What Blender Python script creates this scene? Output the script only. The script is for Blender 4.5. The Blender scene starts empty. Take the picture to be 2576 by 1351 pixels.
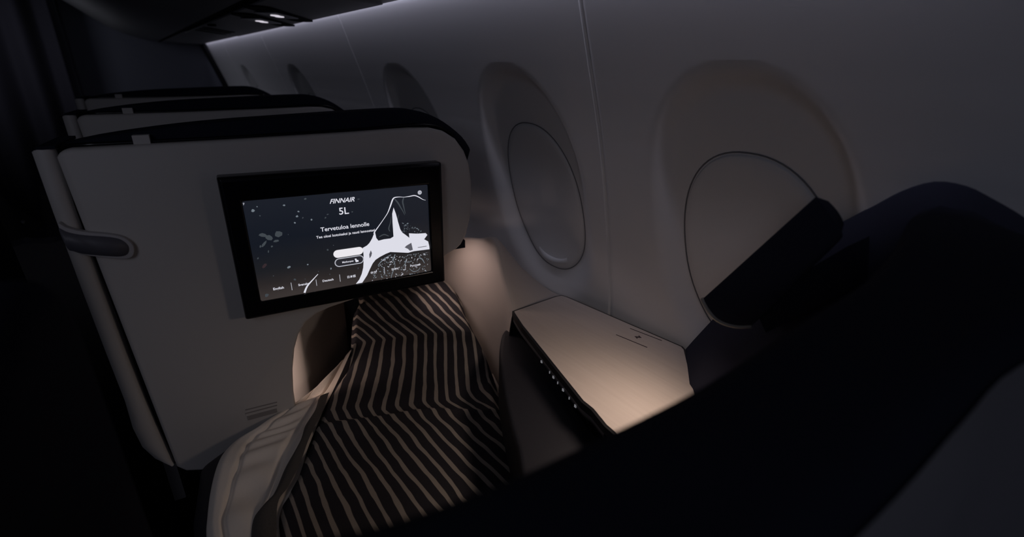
import bpy, bmesh, math, random
from mathutils import Vector, Matrix
random.seed(7)
SC = bpy.context.scene
COL = SC.collection
H = 1.35                                   # eye height above the cabin floor; points below are given relative to the eye
SX, SY = .990485, -.137618                 # the seats stand turned a little towards the window: sideways axis of a seat
FX, FY = .137618, .990485                  # forward axis of a seat

# ------------------------------------------------------------------ camera
cam_d = bpy.data.cameras.new('camera'); cam = bpy.data.objects.new('camera', cam_d); COL.objects.link(cam)
cam_d.sensor_width = 36; cam_d.lens = 36 * 1210 / 2576
cam_d.clip_start = .01; cam_d.clip_end = 60
cam_d.dof.use_dof = True; cam_d.dof.focus_distance = 1.08; cam_d.dof.aperture_fstop = 2.4
r_, u_, b_ = (.79004, -.61265, .02225), (.21212, .30723, .92769), (-.57519, -.72820, .37268)
cam.matrix_world = Matrix(((r_[0], u_[0], b_[0], 0), (r_[1], u_[1], b_[1], 0), (r_[2], u_[2], b_[2], H), (0, 0, 0, 1)))
SC.camera = cam

# ------------------------------------------------------------------ world, exposure, lights
wd = bpy.data.worlds.new('night'); SC.world = wd; wd.use_nodes = True
wd.node_tree.nodes['Background'].inputs[0].default_value = (.55, .6, 1, 1)
wd.node_tree.nodes['Background'].inputs[1].default_value = .036
SC.view_settings.view_transform = 'Standard'; SC.view_settings.look = 'None'
SC.view_settings.exposure = 0; SC.view_settings.gamma = 1; SC.view_settings.use_curve_mapping = False

def lamp(name, kind, loc, power, color, size=.1, size_y=None, aim=None, spot=None, blend=.5, along=False):
    l = bpy.data.lights.new(name, kind); l.energy = power; l.color = color
    if kind == 'AREA':
        l.size = size
        if size_y: l.shape = 'RECTANGLE'; l.size_y = size_y
    else: l.shadow_soft_size = size
    if kind == 'SPOT': l.spot_size = math.radians(spot); l.spot_blend = blend
    o = bpy.data.objects.new(name, l); COL.objects.link(o)
    p = Vector((loc[0], loc[1], loc[2] + H)); o.location = p
    if aim:
        d = Vector((aim[0], aim[1], aim[2] + H)) - p
        o.rotation_euler = d.to_track_quat('-Z', 'Y').to_euler()
        if along:                       # long side of the strip runs along the cabin
            zz = -d.normalized(); yy = Vector((0, 1, 0)); xx = yy.cross(zz).normalized()
            o.rotation_euler = Matrix((xx, yy, zz)).transposed().to_euler()
    return o

WARM = (1, .79, .66); COOL = (.80, .80, 1)
# dim night light of the aisle ceiling, behind and left of the eye
lamp('aisle_fill_light', 'AREA', (-.9, -.3, .85), 4.6, (.81, .83, 1), .5, 1.6, aim=(.2, 1.1, -.4))
lamp('aisle_fill_light', 'AREA', (-1.0, 4.3, .56), 3.0, (.84, .86, 1), .4, .6, aim=(.3, 5.5, -.1))  # unseen fill lamp added to lift the dark bulkhead
# reading lamp low over the near end of the side table
lamp('reading_light', 'SPOT', (.66, .40, -.36), 2.2, WARM, .045, aim=(.57, .50, -.59), spot=150, blend=.9)
# cove light above the sidewall
for y0, y1, pw in ((.1, 5.4, 3.1),):
    l = lamp('cove_light', 'AREA', (.713, (y0 + y1) / 2, .236), pw, (.80, .79, 1), .014, y1 - y0, aim=(.745, (y0 + y1) / 2, 0), along=True)
# foot well light strips behind the edge of the opening
def seatpt(s, d, z): return (s * SX + d * FX, s * SY + d * FY, z)
lamp('footwell_light', 'AREA', seatpt(.0, 1.180, -.71), .27, (1, .72, .61), .02, .34, aim=seatpt(.10, 1.25, -.71))
lamp('footwell_light', 'SPOT', seatpt(.44, 1.22, -.475), .66, (1, .76, .69), .045, aim=seatpt(.63, 1.19, -.655), spot=125, blend=.45)

# ------------------------------------------------------------------ materials
def mat(name, col, rough=.6, metal=0, bump=0, scale=60, spec=.5, emit=None, strength=1, noise=0):
    m = bpy.data.materials.new(name); m.use_nodes = True
    nt = m.node_tree; p = nt.nodes['Principled BSDF']
    p.inputs['Base Color'].default_value = (*col, 1); p.inputs['Roughness'].default_value = rough
    p.inputs['Metallic'].default_value = metal; p.inputs['Specular IOR Level'].default_value = spec
    if emit:
        p.inputs['Emission Color'].default_value = (*emit, 1); p.inputs['Emission Strength'].default_value = strength
    if bump or noise:
        tc = nt.nodes.new('ShaderNodeTexCoord'); n = nt.nodes.new('ShaderNodeTexNoise')
        n.inputs['Scale'].default_value = scale; n.inputs['Detail'].default_value = 4
        nt.links.new(tc.outputs['Object'], n.inputs['Vector'])
        if bump:
            b = nt.nodes.new('ShaderNodeBump'); b.inputs['Strength'].default_value = bump; b.inputs['Distance'].default_value = .002
            nt.links.new(n.outputs['Fac'], b.inputs['Height']); nt.links.new(b.outputs['Normal'], p.inputs['Normal'])
        if noise:
            r = nt.nodes.new('ShaderNodeMapRange'); r.inputs[3].default_value = 1 - noise; r.inputs[4].default_value = 1 + noise
            mx = nt.nodes.new('ShaderNodeVectorMath'); mx.operation = 'SCALE'; mx.inputs[0].default_value = col
            nt.links.new(n.outputs['Fac'], r.inputs[0]); nt.links.new(r.outputs[0], mx.inputs['Scale'])
            nt.links.new(mx.outputs[0], p.inputs['Base Color'])
    return m
M = dict(
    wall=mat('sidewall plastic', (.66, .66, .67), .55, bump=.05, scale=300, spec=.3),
    shell=mat('warm grey shell', (.50, .48, .46), .5, bump=.04, scale=400, spec=.35),
    trim=mat('grey trim', (.42, .41, .42), .4, spec=.4, bump=.03, scale=300),
    strap=mat('charcoal strap', (.10, .10, .12), .5, bump=.1, scale=300),
    navy=mat('dark navy fabric', (.020, .022, .038), .9, bump=.3, scale=700, spec=.15),
    rim=mat('black padded fabric', (.013, .015, .026), .9, bump=.3, scale=700, spec=.1),
    dark=mat('black recess', (.006, .006, .007), .8, bump=.1, spec=.1),
    bezel=mat('black glossy bezel', (.004, .004, .006), .25, spec=.3, noise=.1),
    arm=mat('charcoal armrest leather', (.024, .024, .030), .55, bump=.2, scale=500, spec=.4),
    bulk=mat('dark bulkhead laminate', (.075, .08, .105), .6, bump=.05),
    curtain=mat('dark curtain cloth', (.016, .015, .024), .9, bump=.3, scale=400),
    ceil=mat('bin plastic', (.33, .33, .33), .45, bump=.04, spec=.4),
    carpet=mat('dark carpet', (.012, .010, .014), 1, bump=.8, scale=500),
    duvet=mat('cream duvet cotton', (.84, .76, .67), .85, bump=.25, scale=120),
    lining=mat('beige footwell lining', (.52, .46, .42), .6, bump=.05),
    table=mat('pale taupe table laminate', (.56, .49, .44), .45, spec=.35),
    edge=mat('black table edging', (.012, .012, .013), .35, spec=.5, noise=.1),
    ink=mat('dark printed mark', (.05, .035, .04), .6, noise=.1),
    metal=mat('brushed grey metal', (.30, .30, .32), .35, metal=.8, noise=.1),
    label=mat('faded label print', (.26, .24, .23), .6, noise=.1),
    outer=mat('dark grey outer shell', (.16, .16, .17), .6, bump=.05, scale=300, spec=.2),
    pale=mat('pale piping', (.38, .36, .32), .6, noise=.1),
    gasket=mat('dark gasket', (.16, .16, .17), .7, noise=.1),
    led=mat('white reading lamp lens', (.9, .9, .9), .4, emit=(.85, .8, .9), strength=.75),
    glint=mat('painted strip glint', (.5, .5, .5), .4, emit=(.6, .6, .65), strength=.22),  # faint emission paints reflected glints, nothing here is lit
)
# wood-like faint grain on the table
nt = M['table'].node_tree; p = nt.nodes['Principled BSDF']
tc = nt.nodes.new('ShaderNodeTexCoord'); mp = nt.nodes.new('ShaderNodeMapping'); mp.inputs['Scale'].default_value = (60, 3, 1); mp.inputs['Rotation'].default_value = (0, 0, .1)
n = nt.nodes.new('ShaderNodeTexNoise'); n.inputs['Scale'].default_value = 2; n.inputs['Detail'].default_value = 6
cr = nt.nodes.new('ShaderNodeValToRGB'); cr.color_ramp.elements[0].color = (.50, .43, .385, 1); cr.color_ramp.elements[1].color = (.60, .53, .48, 1)
nt.links.new(tc.outputs['Object'], mp.inputs[0]); nt.links.new(mp.outputs[0], n.inputs['Vector']); nt.links.new(n.outputs['Fac'], cr.inputs[0]); nt.links.new(cr.outputs[0], p.inputs['Base Color'])

# ------------------------------------------------------------------ helpers
def wloc(o):
    v = Vector((0, 0, 0))
    while o: v += o.location; o = o.parent
    return v
def mk(name, verts, faces, m, parent=None, smooth=True, kind=None, label=None, cat=None, group=None, uv=None, auto=True):
    """one mesh object; verts relative to the eye; adds H"""
    vs = [Vector((v[0], v[1], v[2] + H)) for v in verts]
    me = bpy.data.meshes.new(name); o = bpy.data.objects.new(name, me); COL.objects.link(o)
    if parent: org = wloc(parent); o.parent = parent
    else:
        xs = [v.x for v in vs]; ys = [v.y for v in vs]
        org = Vector(((min(xs) + max(xs)) / 2, (min(ys) + max(ys)) / 2, min(v.z for v in vs))); o.location = org
    me.from_pydata([v - org for v in vs], [], faces); me.materials.append(m)
    bm = bmesh.new(); bm.from_mesh(me); bmesh.ops.recalc_face_normals(bm, faces=bm.faces); bm.to_mesh(me); bm.free()
    if smooth:
        for pl in me.polygons: pl.use_smooth = True
    if uv:
        lay = me.uv_layers.new(name='UVMap')
        for lp in me.loops: lay.data[lp.index].uv = uv[lp.vertex_index]
    if kind: o['kind'] = kind
    if label: o['label'] = label
    if cat: o['category'] = cat
    if group: o['group'] = group
    return o
def sharp(o, ang=35):
    me = o.data; bm = bmesh.new(); bm.from_mesh(me)
    for e in bm.edges:
        if len(e.link_faces) == 2 and e.calc_face_angle(0) > math.radians(ang): e.smooth = False
    bm.to_mesh(me); bm.free(); return o
def bevel(o, w, seg=3, ang=40):
    b = o.modifiers.new('bevel', 'BEVEL'); b.width = w; b.segments = seg; b.limit_method = 'ANGLE'; b.angle_limit = math.radians(ang)
    b.harden_normals = False
    return o
def thing(name, loc, label, cat, group=None):
    o = bpy.data.objects.new(name, None); COL.objects.link(o); o.location = Vector((loc[0], loc[1], loc[2] + H)); o.empty_display_size = .05
    o['label'] = label; o['category'] = cat
    if group: o['group'] = group
    return o
def prism(poly, frm, to):
    """poly: 2D list; frm/to: functions 2D point -> 3D; returns verts, faces"""
    n = len(poly); v = [frm(p) for p in poly] + [to(p) for p in poly]
    f = [list(range(n)), list(range(2 * n - 1, n - 1, -1))] + [[i, (i + 1) % n, n + (i + 1) % n, n + i] for i in range(n)]
    return v, f
def seatprism(poly, d0, d1):      # outline in (s, z), thickness along forward
    return prism(poly, lambda p: seatpt(p[0], d0, p[1]), lambda p: seatpt(p[0], d1, p[1]))
def flatprism(poly, z0, z1):
    return prism(poly, lambda p: (p[0], p[1], z0), lambda p: (p[0], p[1], z1))
def smoothpoly(pts, k=4, closed=True):
    """Catmull-Rom through points"""
    out = []; n = len(pts); rng = n if closed else n - 1
    for i in range(rng):
        P = [Vector(pts[(i + j) % n]) if closed else Vector(pts[min(max(i + j, 0), n - 1)]) for j in (-1, 0, 1, 2)]
        for t in range(k):
            t /= k
            out.append(tuple(.5 * ((2 * P[1]) + (P[2] - P[0]) * t + (2 * P[0] - 5 * P[1] + 4 * P[2] - P[3]) * t * t + (3 * P[1] - P[0] - 3 * P[2] + P[3]) * t ** 3)))
    if not closed: out.append(tuple(pts[-1]))
    return out
def grid(rows):
    """rows: list of equally long point lists"""
    n = len(rows[0]); v = [p for r in rows for p in r]
    f = [[i * n + j, i * n + j + 1, (i + 1) * n + j + 1, (i + 1) * n + j] for i in range(len(rows) - 1) for j in range(n - 1)]
    return v, f
def tube(pts, rad, seg=8, closed=False):
    """round tube along 3D points"""
    v = []; f = []; n = len(pts); P = [Vector(p) for p in pts]; up = None
    for i in range(n):
        a = P[(i - 1) % n] if (closed or i) else P[i]; b = P[(i + 1) % n] if (closed or i < n - 1) else P[i]
        t = (b - a).normalized()
        if up is None: up = t.orthogonal().normalized()
        up = (up - t * up.dot(t)).normalized(); w = t.cross(up)
        for k in range(seg):
            an = 2 * math.pi * k / seg; q = P[i] + up * math.cos(an) * rad + w * math.sin(an) * rad; v.append(tuple(q))
    for i in range(n if closed else n - 1):
        for k in range(seg):
            j = (i + 1) % n; f.append([i * seg + k, i * seg + (k + 1) % seg, j * seg + (k + 1) % seg, j * seg + k])
    if not closed: f += [list(range(seg))[::-1], list(range((n - 1) * seg, n * seg))]
    return v, f
def interp(x, pts):
    if x <= pts[0][0]: return pts[0][1]
    for (a, b), (c, d) in zip(pts, pts[1:]):
        if x <= c: return b + (d - b) * (x - a) / (c - a)
    return pts[-1][1]
def sstep(a, b, x):
    t = min(max((x - a) / (b - a), 0), 1); return t * t * (3 - 2 * t)
def box(x0, x1, y0, y1, z0, z1): return flatprism([(x0, y0), (x1, y0), (x1, y1), (x0, y1)], z0, z1)

# ------------------------------------------------------------------ the cabin shell
WP0 = [(-1.35, .955), (-1.0, .957), (-.70, .958), (-.558, .949), (-.45, .93), (-.337, .905), (-.25, .885), (-.131, .853), (-.05, .826), (.034, .796), (.14, .759), (.20, .738), (.30, .70)]
def wallx(z):                                        # smoothed profile of the sidewall
    return (interp(z - .05, WP0) + 2 * interp(z, WP0) + interp(z + .05, WP0)) / 4
WIN = [-.225, .41, 1.035, 1.68, 2.98, 4.30]
ZC = -.335
def winc(k, z): return WIN[k] + .11 * (z - ZC)
SEAMS = [-.53, .767, 2.045, 3.36, 4.64]
def recess(y, z):
    k = min(range(len(WIN)), key=lambda i: abs(winc(i, z) - y)); dy = y - winc(k, z)
    hz = .36 if z > ZC else .33; q = (abs(dy / .218) ** 2.3 + abs((z - ZC) / hz) ** 2.3) ** (1 / 2.3)
    wtop = .32 - .21 * sstep(ZC - .05, ZC + .30, z)
    d = .032 * (1 - sstep(1 - wtop, 1.0, q)) * (1 - .75 * sstep(ZC - .12, ZC - .32, z) if z < ZC - .12 else 1)
    s = min(abs(y - q2 - .04 * (z + .35) * 0) for q2 in SEAMS)
    d += .006 * (1 - sstep(.0015, .004, s))
    return d
ys = []; y = -1.0
while y < 5.6:
    ys.append(y); near = min(abs(y - s) for s in SEAMS)
    y += .0016 if near < .008 else (.008 if y < 2.2 else .014)
ys.append(5.6)
zs = [-1.35, -1.1, -.9, -.8] + [-.76 + .009 * i for i in range(112)]
zs = [z for z in zs if z < .245] + [.26, .30]
v, f = grid([[(wallx(z) + recess(y, z), y, z) for z in zs] for y in ys])
wr = mk('wall_right', v, f, M['wall'], kind='structure')
mk('floor', *box(-4, .97, -1, 5.6, -1.40, -1.35), M['carpet'], kind='structure', smooth=False)

def windowpane(k):
    yc = WIN[k]; n = 72; rings = []
    A, B = .152, .212
    def pt(a, rr, off):
        c, s_ = math.cos(a), math.sin(a); e = 2 / 2.25
        dz = B * rr * math.copysign(abs(s_) ** e, s_); dy = A * rr * math.copysign(abs(c) ** e, c)
        z = ZC + dz; y = yc + dy + .11 * dz
        return (wallx(z) + recess(y, z) + off, y, z)
    v = []; f = []
    prof = [(1.0, .006), (.99, -.0015), (.97, -.004), (.9, -.005), (.7, -.006), (.45, -.006), (.2, -.006)]
    for rr, off in prof: v += [pt(2 * math.pi * i / n, rr, off) for i in range(n)]
    v.append(pt(0, 0, -.006))
    for r in range(len(prof) - 1):
        f += [[r * n + i, r * n + (i + 1) % n, (r + 1) * n + (i + 1) % n, (r + 1) * n + i] for i in range(n)]
    f += [[(len(prof) - 1) * n + i, (len(prof) - 1) * n + (i + 1) % n, len(v) - 1] for i in range(n)]
    w = mk('window_%d' % (k + 1), v, f, M['wall'], kind='structure')
    g = tube([pt(2 * math.pi * i / n, 1.012, -.0002) for i in range(n)], .0016, 6, True)
    mk('gasket', *g, M['gasket'], w)
    # grip at the bottom of the drawn shade
    L = []
    for i in range(13):
        a = -math.pi / 2 + (i - 6) * .075; p0 = pt(a, .93, -.006); p1 = pt(a, .90, -.014 * math.cos((i - 6) / 6 * 1.5)- .006); p2 = pt(a, .86, -.006)
        L.append([p0, p1, p2])
    mk('shade_grip', *grid(L), M['wall'], w)
for k in range(1, len(WIN)): windowpane(k)

# overhead bin: profile (x, z) swept along the cabin
BP = smoothpoly([(-.75, .62), (-.55, .58), (-.36, .545), (-.18, .46), (.024, .325), (.137, .262), (.27, .222), (.397, .203), (.56, .197), (.715, .197)], 5, False)
rows = [[(x, y, z) for x, z in BP] + [(.720, y, .201), (.698, y, .212), (.60, y, .27), (.60, y, .75), (-.75, y, .75)] for y in (-1, 1.2, 2.4, 3.6, 5.49)]
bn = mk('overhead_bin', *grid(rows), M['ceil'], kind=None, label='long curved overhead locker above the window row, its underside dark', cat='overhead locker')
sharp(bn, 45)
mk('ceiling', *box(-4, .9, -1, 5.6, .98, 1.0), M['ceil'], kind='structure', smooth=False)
def onbin(x, off=0): return interp(x, [(a, b) for a, b in BP]) - off
# groove between bin and service panel
mk('bin_seam', *grid([[(x, y, onbin(x, .0012)) for x in (.386, .393, .401, .408)] for y in (.6, 5.48)]), M['dark'], bn, smooth=False)
# passenger service panel with its reading lamps
ps = thing('service_panel', (.55, 2.6, .18), 'grey service panel under the overhead locker with two lit lamps', 'service panel')
mk('panel', *box(.412, .70, 1.55, 3.75, .1905, .1965), M['ceil'], ps, smooth=False)
def pill(x0, x1, y0, y1, w, z0, z1, m, name, par, flat=False):
    d = Vector((x1 - x0, y1 - y0)); L = d.length; d /= L; nn = Vector((-d.y, d.x)); r = w / 2; pts = []
    for i in range(9): a = math.pi / 2 + math.pi * i / 8; pts.append(Vector((x0, y0)) + d * r * (1 + math.cos(a) * (0.15 if flat else 1)) + nn * r * math.sin(a))
    for i in range(9): a = -math.pi / 2 + math.pi * i / 8; pts.append(Vector((x1, y1)) + d * r * (-1 + math.cos(a) * (.15 if flat else 1)) + nn * r * math.sin(a))
    return mk(name, *flatprism([tuple(q) for q in pts], z0, z1), m, par, smooth=False)
for (x0, y0, x1, y1) in ((.375, 1.90, .69, 2.30), (.385, 2.18, .70, 2.60)):
    lm = pill(x0 + .035, x1, y0, y1, .085, .186, .1915, M['dark'], 'reading_lamp', ps)
    fx = lambda t: x0 + (x1 - x0) * t; fy = lambda t: y0 + (y1 - y0) * t
    pill(fx(.24), fx(.76), fy(.24), fy(.76), .075, .183, .1865, M['metal'], 'lamp_plate', lm, True)
    for a, b in ((.43, .485), (.50, .555)): pill(fx(a) - .004, fx(b) + .006, fy(a), fy(b), .026, .1805, .1835, M['led'], 'lens', lm)
noz = [(.398 + .018 * math.cos(i * math.pi / 8), 2.86 + .03 * math.sin(i * math.pi / 8)) for i in range(16)]
mk('air_nozzle', *flatprism([(x + .03, y) for x, y in noz], .184, .191), M['dark'], ps)
for y0 in (3.08, 3.2, 3.34): pill(.425, .60, y0, y0 + .26, .03, .188, .191, M['dark'], 'vent_slot', ps)

# bulkhead at the front of the cabin and the curtain beside it
mk('wall_front', *box(-.23, .97, 5.5, 5.56, -1.35, 1.0), M['bulk'], kind='structure', smooth=False)
mk('wall_left', *box(-4.05, -4, -1, 5.6, -1.35, 1.0), M['bulk'], kind='structure', smooth=False)
tr = mk('trim_1', *tube([(wallx(z) - .012, 5.47, z) for z in [-1.3 + .1 * i for i in range(16)]], .028, 8), M['dark'], kind='structure')
tr = mk('trim_2', *box(-.26, -.215, 5.40, 5.50, -1.35, 1.0), M['bulk'], kind='structure', smooth=False)
rows = []
for j in range(2):
    z = .95 if j == 0 else -1.30
    rows.append([(-3.2 + 2.95 * i / 240, 5.25 + .045 * math.sin(i * .33 + .6 * math.sin(i * .11)), z if j or -3.2 + 2.95 * i / 240 < -.78 else interp(-3.2 + 2.95 * i / 240, BP) - .03) for i in range(241)])
cu = mk('curtain', *grid(rows), M['curtain'], label='floor length dark curtain hanging in folds across the aisle ahead', cat='curtain')
so = cu.modifiers.new('thick', 'SOLIDIFY'); so.thickness = .004
mk('hem', *grid([[(x, y - .004, zz) for x, y, _ in rows[0]] for zz in (-1.345, -1.295)]), M['curtain'], cu)

# ------------------------------------------------------------------ the seat shell seen from behind
def seat_shell():
    t = thing('seat_pod', seatpt(.12, 1.5, -1.35), 'nearest grey high-backed seat shell, the one carrying the lit screen', 'aircraft seat', 'window seats one behind the other')
    out = [(-.264, -.152), (-.257, -.141), (-.242, -.1375), (.0, -.133), (.25, -.126), (.38, -.121), (.43, -.122), (.463, -.130), (.495, -.150), (.518, -.180), (.532, -.215), (.538, -.26), (.539, -.31), (.533, -.36),
           (.520, -.405), (.505, -.430), (.492, -.440), (.46, -.455), (.40, -.485), (.32, -.515), (.20, -.532), (.151, -.540), (.120, -.549), (.093, -.566), (.072, -.595), (.058, -.632), (.046, -.69), (.040, -.75), (.038, -.90), (-.186, -.90), (-.215, -.888), (-.230, -.868)]
    sp = mk('shell_panel', *seatprism(out, 1.135, 1.165), M['shell'], t); bevel(sp, .008, 3)
    # narrow vertical trim along the aisle edge, separated from the panel by a groove
    rows = []
    for z, s0, s1 in ((-.1375, -.286, -.264), (-.142, -.292, -.262), (-.25, -.291, -.262), (-.40, -.288, -.259), (-.55, -.284, -.254), (-.67, -.280, -.248), (-.74, -.282, -.243), (-.79, -.277, -.238), (-.83, -.262, -.234), (-.862, -.238, -.231)):
        s0 -= .0045; s1 -= .0015; w = s1 - s0
        rows.append([seatpt(s0 + .004, 1.32, z), seatpt(s0, 1.18, z), seatpt(s0, 1.150, z), seatpt(s0 + .003, 1.140, z), seatpt(s0 + w * .5, 1.136, z), seatpt(s0 + w * .8, 1.138, z), seatpt(s1 - .001, 1.146, z), seatpt(s1, 1.17, z)])
    mk('side_trim', *grid(rows), M['shell'], t)
    mk('trim_cap', *seatprism([(-.290, -.1385), (-.262, -.1375), (-.262, -.132), (-.286, -.132)], 1.14, 1.30), M['rim'], t, smooth=False)
    mk('groove', *seatprism([(-.268, -.140), (-.244, -.140), (-.210, -.87), (-.240, -.87)], 1.155, 1.163), M['dark'], t, smooth=False)  # black strip paints the shade where the trim curves into the gap
    # aisle side wall of the shell
    wl = [(1.30, -.16), (1.80, -.30), (1.86, -.55), (1.86, -1.1), (1.30, -1.1)]
    mk('side_wall', *prism(wl, lambda p: seatpt(-.288, p[0], p[1]), lambda p: seatpt(-.262, p[0], p[1])), M['shell'], t, smooth=False)
    # dark padded rim rising behind the panel
    R = [(-0.2902,-0.1417), (-0.2132,-0.1242), (-0.1113,-0.1098), (-0.0075,-0.1001), (0.1060,-0.0935), (0.2406,-0.0863), (0.3328,-0.0822), (0.3915,-0.0820), (0.4337,-0.0909), (0.4784,-0.1119), (0.5271,-0.1491), (0.5518,-0.1830)]
    R = smoothpoly(R, 3, False)
    rm = mk('padded_rim', *seatprism(R + [(.515, -.30), (.0, -.34), (-.255, -.34)], 1.167, 1.245), M['rim'], t); bevel(rm, .006, 2)
    gl = [(-.257, -.1355), (.0, -.1315), (.25, -.1245), (.38, -.1175), (.43, -.118), (.466, -.125), (.500, -.146)]
    mk('rim_piping', *tube([seatpt(s, 1.164, z) for s, z in smoothpoly(gl, 4, False)], .0045, 6), M['bezel'], t)
    mk('latch', *seatprism([(-.152, -.139), (-.126, -.1385), (-.126, -.1195), (-.152, -.120)], 1.150, 1.172), M['shell'], t, smooth=False)
    # strap handle wrapping the aisle edge
    sk = [(-0.2882,-0.2655), (-0.2795,-0.2726), (-0.2674,-0.2802), (-0.2492,-0.2873), (-0.2300,-0.2923), (-0.2100,-0.2991), (-0.1985,-0.3071), (-0.1915,-0.3203), (-0.1920,-0.3341), (-0.1979,-0.3439), (-0.2084,-0.3462), (-0.2236,-0.3429), (-0.2461,-0.3359), (-0.2649,-0.3288), (-0.2773,-0.3204), (-0.2852,-0.3114)]
    def strapd(s): return 1.127 - .0 * s
    sr = mk('grab_handle', *seatprism(smoothpoly(sk, 3), 1.123, 1.137), M['trim'], t); bevel(sr, .003, 3)
    c = (sum(p[0] for p in sk) / len(sk), sum(p[1] for p in sk) / len(sk))
    ins = [(c[0] - .004 + (p[0] - c[0]) * .93, c[1] + (p[1] - c[1]) * .80) for p in sk]
    mk('handle_inset', *seatprism(smoothpoly(ins, 3), 1.1215, 1.124), M['strap'], sr)
    # base below the shell
    mk('base', *seatprism([(-.20, -.88), (-.02, -.90), (-.02, -1.35), (-.17, -1.35)], 1.16, 1.85), M['dark'], t, smooth=False)
    # foot well lining behind the opening: concave, then running forward
    path = smoothpoly([(-.04, 1.166), (-.035, 1.23), (.0, 1.268), (.040, 1.277), (.082, 1.300), (.105, 1.335), (.16, 1.42), (.25, 1.57), (.27, 1.70), (.28, 1.86)], 4, False)
    rows = [[seatpt(s, d, z) for z in (-1.1, -.8, -.65, -.50)] for s, d in path]
    mk('footwell_lining', *grid(rows), M['shell'], t)
    mk('footwell_top', *prism([(.0, 1.166), (.53, 1.166), (.56, 1.86), (.0, 1.86)], lambda p: seatpt(p[0], p[1], -.452), lambda p: seatpt(p[0], p[1], -.43)), M['rim'], t, smooth=False)
    return t
s1 = seat_shell()

def copy_tree(o, par=None):
    c = o.copy(); COL.objects.link(c)
    if par: c.parent = par
    for ch in list(o.children): copy_tree(ch, c)
    return c
for (x, y), lb in (((-.001, .793), 'grey seat shell one row ahead of the lit screen, middle of the three'), ((-.010, 1.767), 'farthest grey seat shell, only its dark top edge and left corner showing')):
    c = copy_tree(s1); c.location += Vector((x, y, 0)); c['label'] = lb

# printed notice low on the shell
nb = [(-0.0701,-0.7616), (-0.0005,-0.7635), (-0.0717,-0.7716), (-0.0018,-0.7726), (-0.0691,-0.7820), (-0.0042,-0.7826), (-0.0567,-0.8012), (-0.0212,-0.8004)]
nt_ = None
for k, (i, j, h) in enumerate(((0, 1, .0030), (2, 3, .0030), (4, 5, .012))):
    (a, b), (c, d) = nb[i], nb[j]
    vv, ff = seatprism([(a, b), (c, d), (c, d - h), (a, b - h)], 1.1340, 1.1352)
    mk('printed_notice', vv, ff, M['label'], s1, smooth=False)
bpy.data.objects['printed_notice']['label'] = 'faint lines of printed notice low on the shell'

# ------------------------------------------------------------------ the screen
D0 = 1.1044
mon = thing('seatback_screen', seatpt(.2, 1.12, -.53), 'lit seatback screen in a wide black frame, white ice artwork and Finnish welcome text', 'screen')
BZ = [(-.030, -.199), (.442, -.199), (.442, -.514), (-.030, -.514)]
DS = [(.0062, -.2503), (.4042, -.2503), (.4042, -.4762), (.0062, -.4762)]
v = []; f = []
def ring(pts, d): return [seatpt(s, d, z) for s, z in pts]
v = ring(BZ, 1.134) + ring(BZ, 1.104) + ring([(s + dx, z + dz) for (s, z), dx, dz in zip(BZ, (.005, -.005, -.005, .005), (-.005, -.005, .005, .005))], 1.0985) + ring(DS, 1.0985) + ring(DS, 1.106)
for r in range(4):
    for i in range(4): f.append([r * 4 + i, r * 4 + (i + 1) % 4, r * 4 + 4 + (i + 1) % 4, r * 4 + 4 + i])
bz = mk('bezel', v, f, M['bezel'], mon, smooth=False); bevel(bz, .004, 3, 30)
# display with its own picture: dark blue with a brown haze at the foot
dm = bpy.data.materials.new('display picture'); dm.use_nodes = True; nt = dm.node_tree; p = nt.nodes['Principled BSDF']
p.inputs['Base Color'].default_value = (.01, .01, .01, 1); p.inputs['Roughness'].default_value = .3
tc = nt.nodes.new('ShaderNodeTexCoord'); sep = nt.nodes.new('ShaderNodeSeparateXYZ'); nt.links.new(tc.outputs['UV'], sep.inputs[0])
cr = nt.nodes.new('ShaderNodeValToRGB'); e = cr.color_ramp.elements
e[0].position = 0; e[0].color = (.052, .042, .040, 1); e[1].position = 1; e[1].color = (.014, .017, .026, 1)
q = e.new(.16); q.color = (.030, .025, .025, 1); q = e.new(.32); q.color = (.015, .016, .020, 1); q = e.new(.6); q.color = (.009, .012, .020, 1)
nz = nt.nodes.new('ShaderNodeTexNoise'); nz.inputs['Scale'].default_value = 3; nt.links.new(tc.outputs['UV'], nz.inputs['Vector'])
ma = nt.nodes.new('ShaderNodeMath'); ma.operation = 'MULTIPLY_ADD'; ma.inputs[1].default_value = .25; nt.links.new(nz.outputs['Fac'], ma.inputs[0]); nt.links.new(sep.outputs['Y'], ma.inputs[2])
m2 = nt.nodes.new('ShaderNodeMath'); m2.operation = 'SUBTRACT'; m2.inputs[1].default_value = .12; nt.links.new(ma.outputs[0], m2.inputs[0])
m3 = nt.nodes.new('ShaderNodeMath'); m3.operation = 'MULTIPLY_ADD'; m3.inputs[1].default_value = .12; nt.links.new(sep.outputs['X'], m3.inputs[0]); nt.links.new(m2.outputs[0], m3.inputs[2])
nt.links.new(m2.outputs[0], cr.inputs[0]); nt.links.new(cr.outputs[0], p.inputs['Emission Color']); p.inputs['Emission Strength'].default_value = .78
v = ring(DS, D0); dp = mk('display', v, [[0, 1, 2, 3]], dm, mon, smooth=False, uv=[(0, 1), (1, 1), (1, 0), (0, 0)])
def glow(name, val, s=1): return mat(name, (.01, .01, .01), .5, emit=val, strength=s, noise=.01)
WHITE = glow('display white', (.72, .72, .80), 1.0); SOFT = glow('display soft white', (.45, .46, .52)); DIM = glow('display dim', (.16, .19, .22)); FAINT = glow('display faint', (.05, .06, .07)); BLK = glow('display dark', (.020, .020, .026)); MID = glow('display grey', (.10, .10, .12)); ROSE = glow('display rose', (.035, .022, .026))
PAD = [D0 - .0004]
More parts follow.
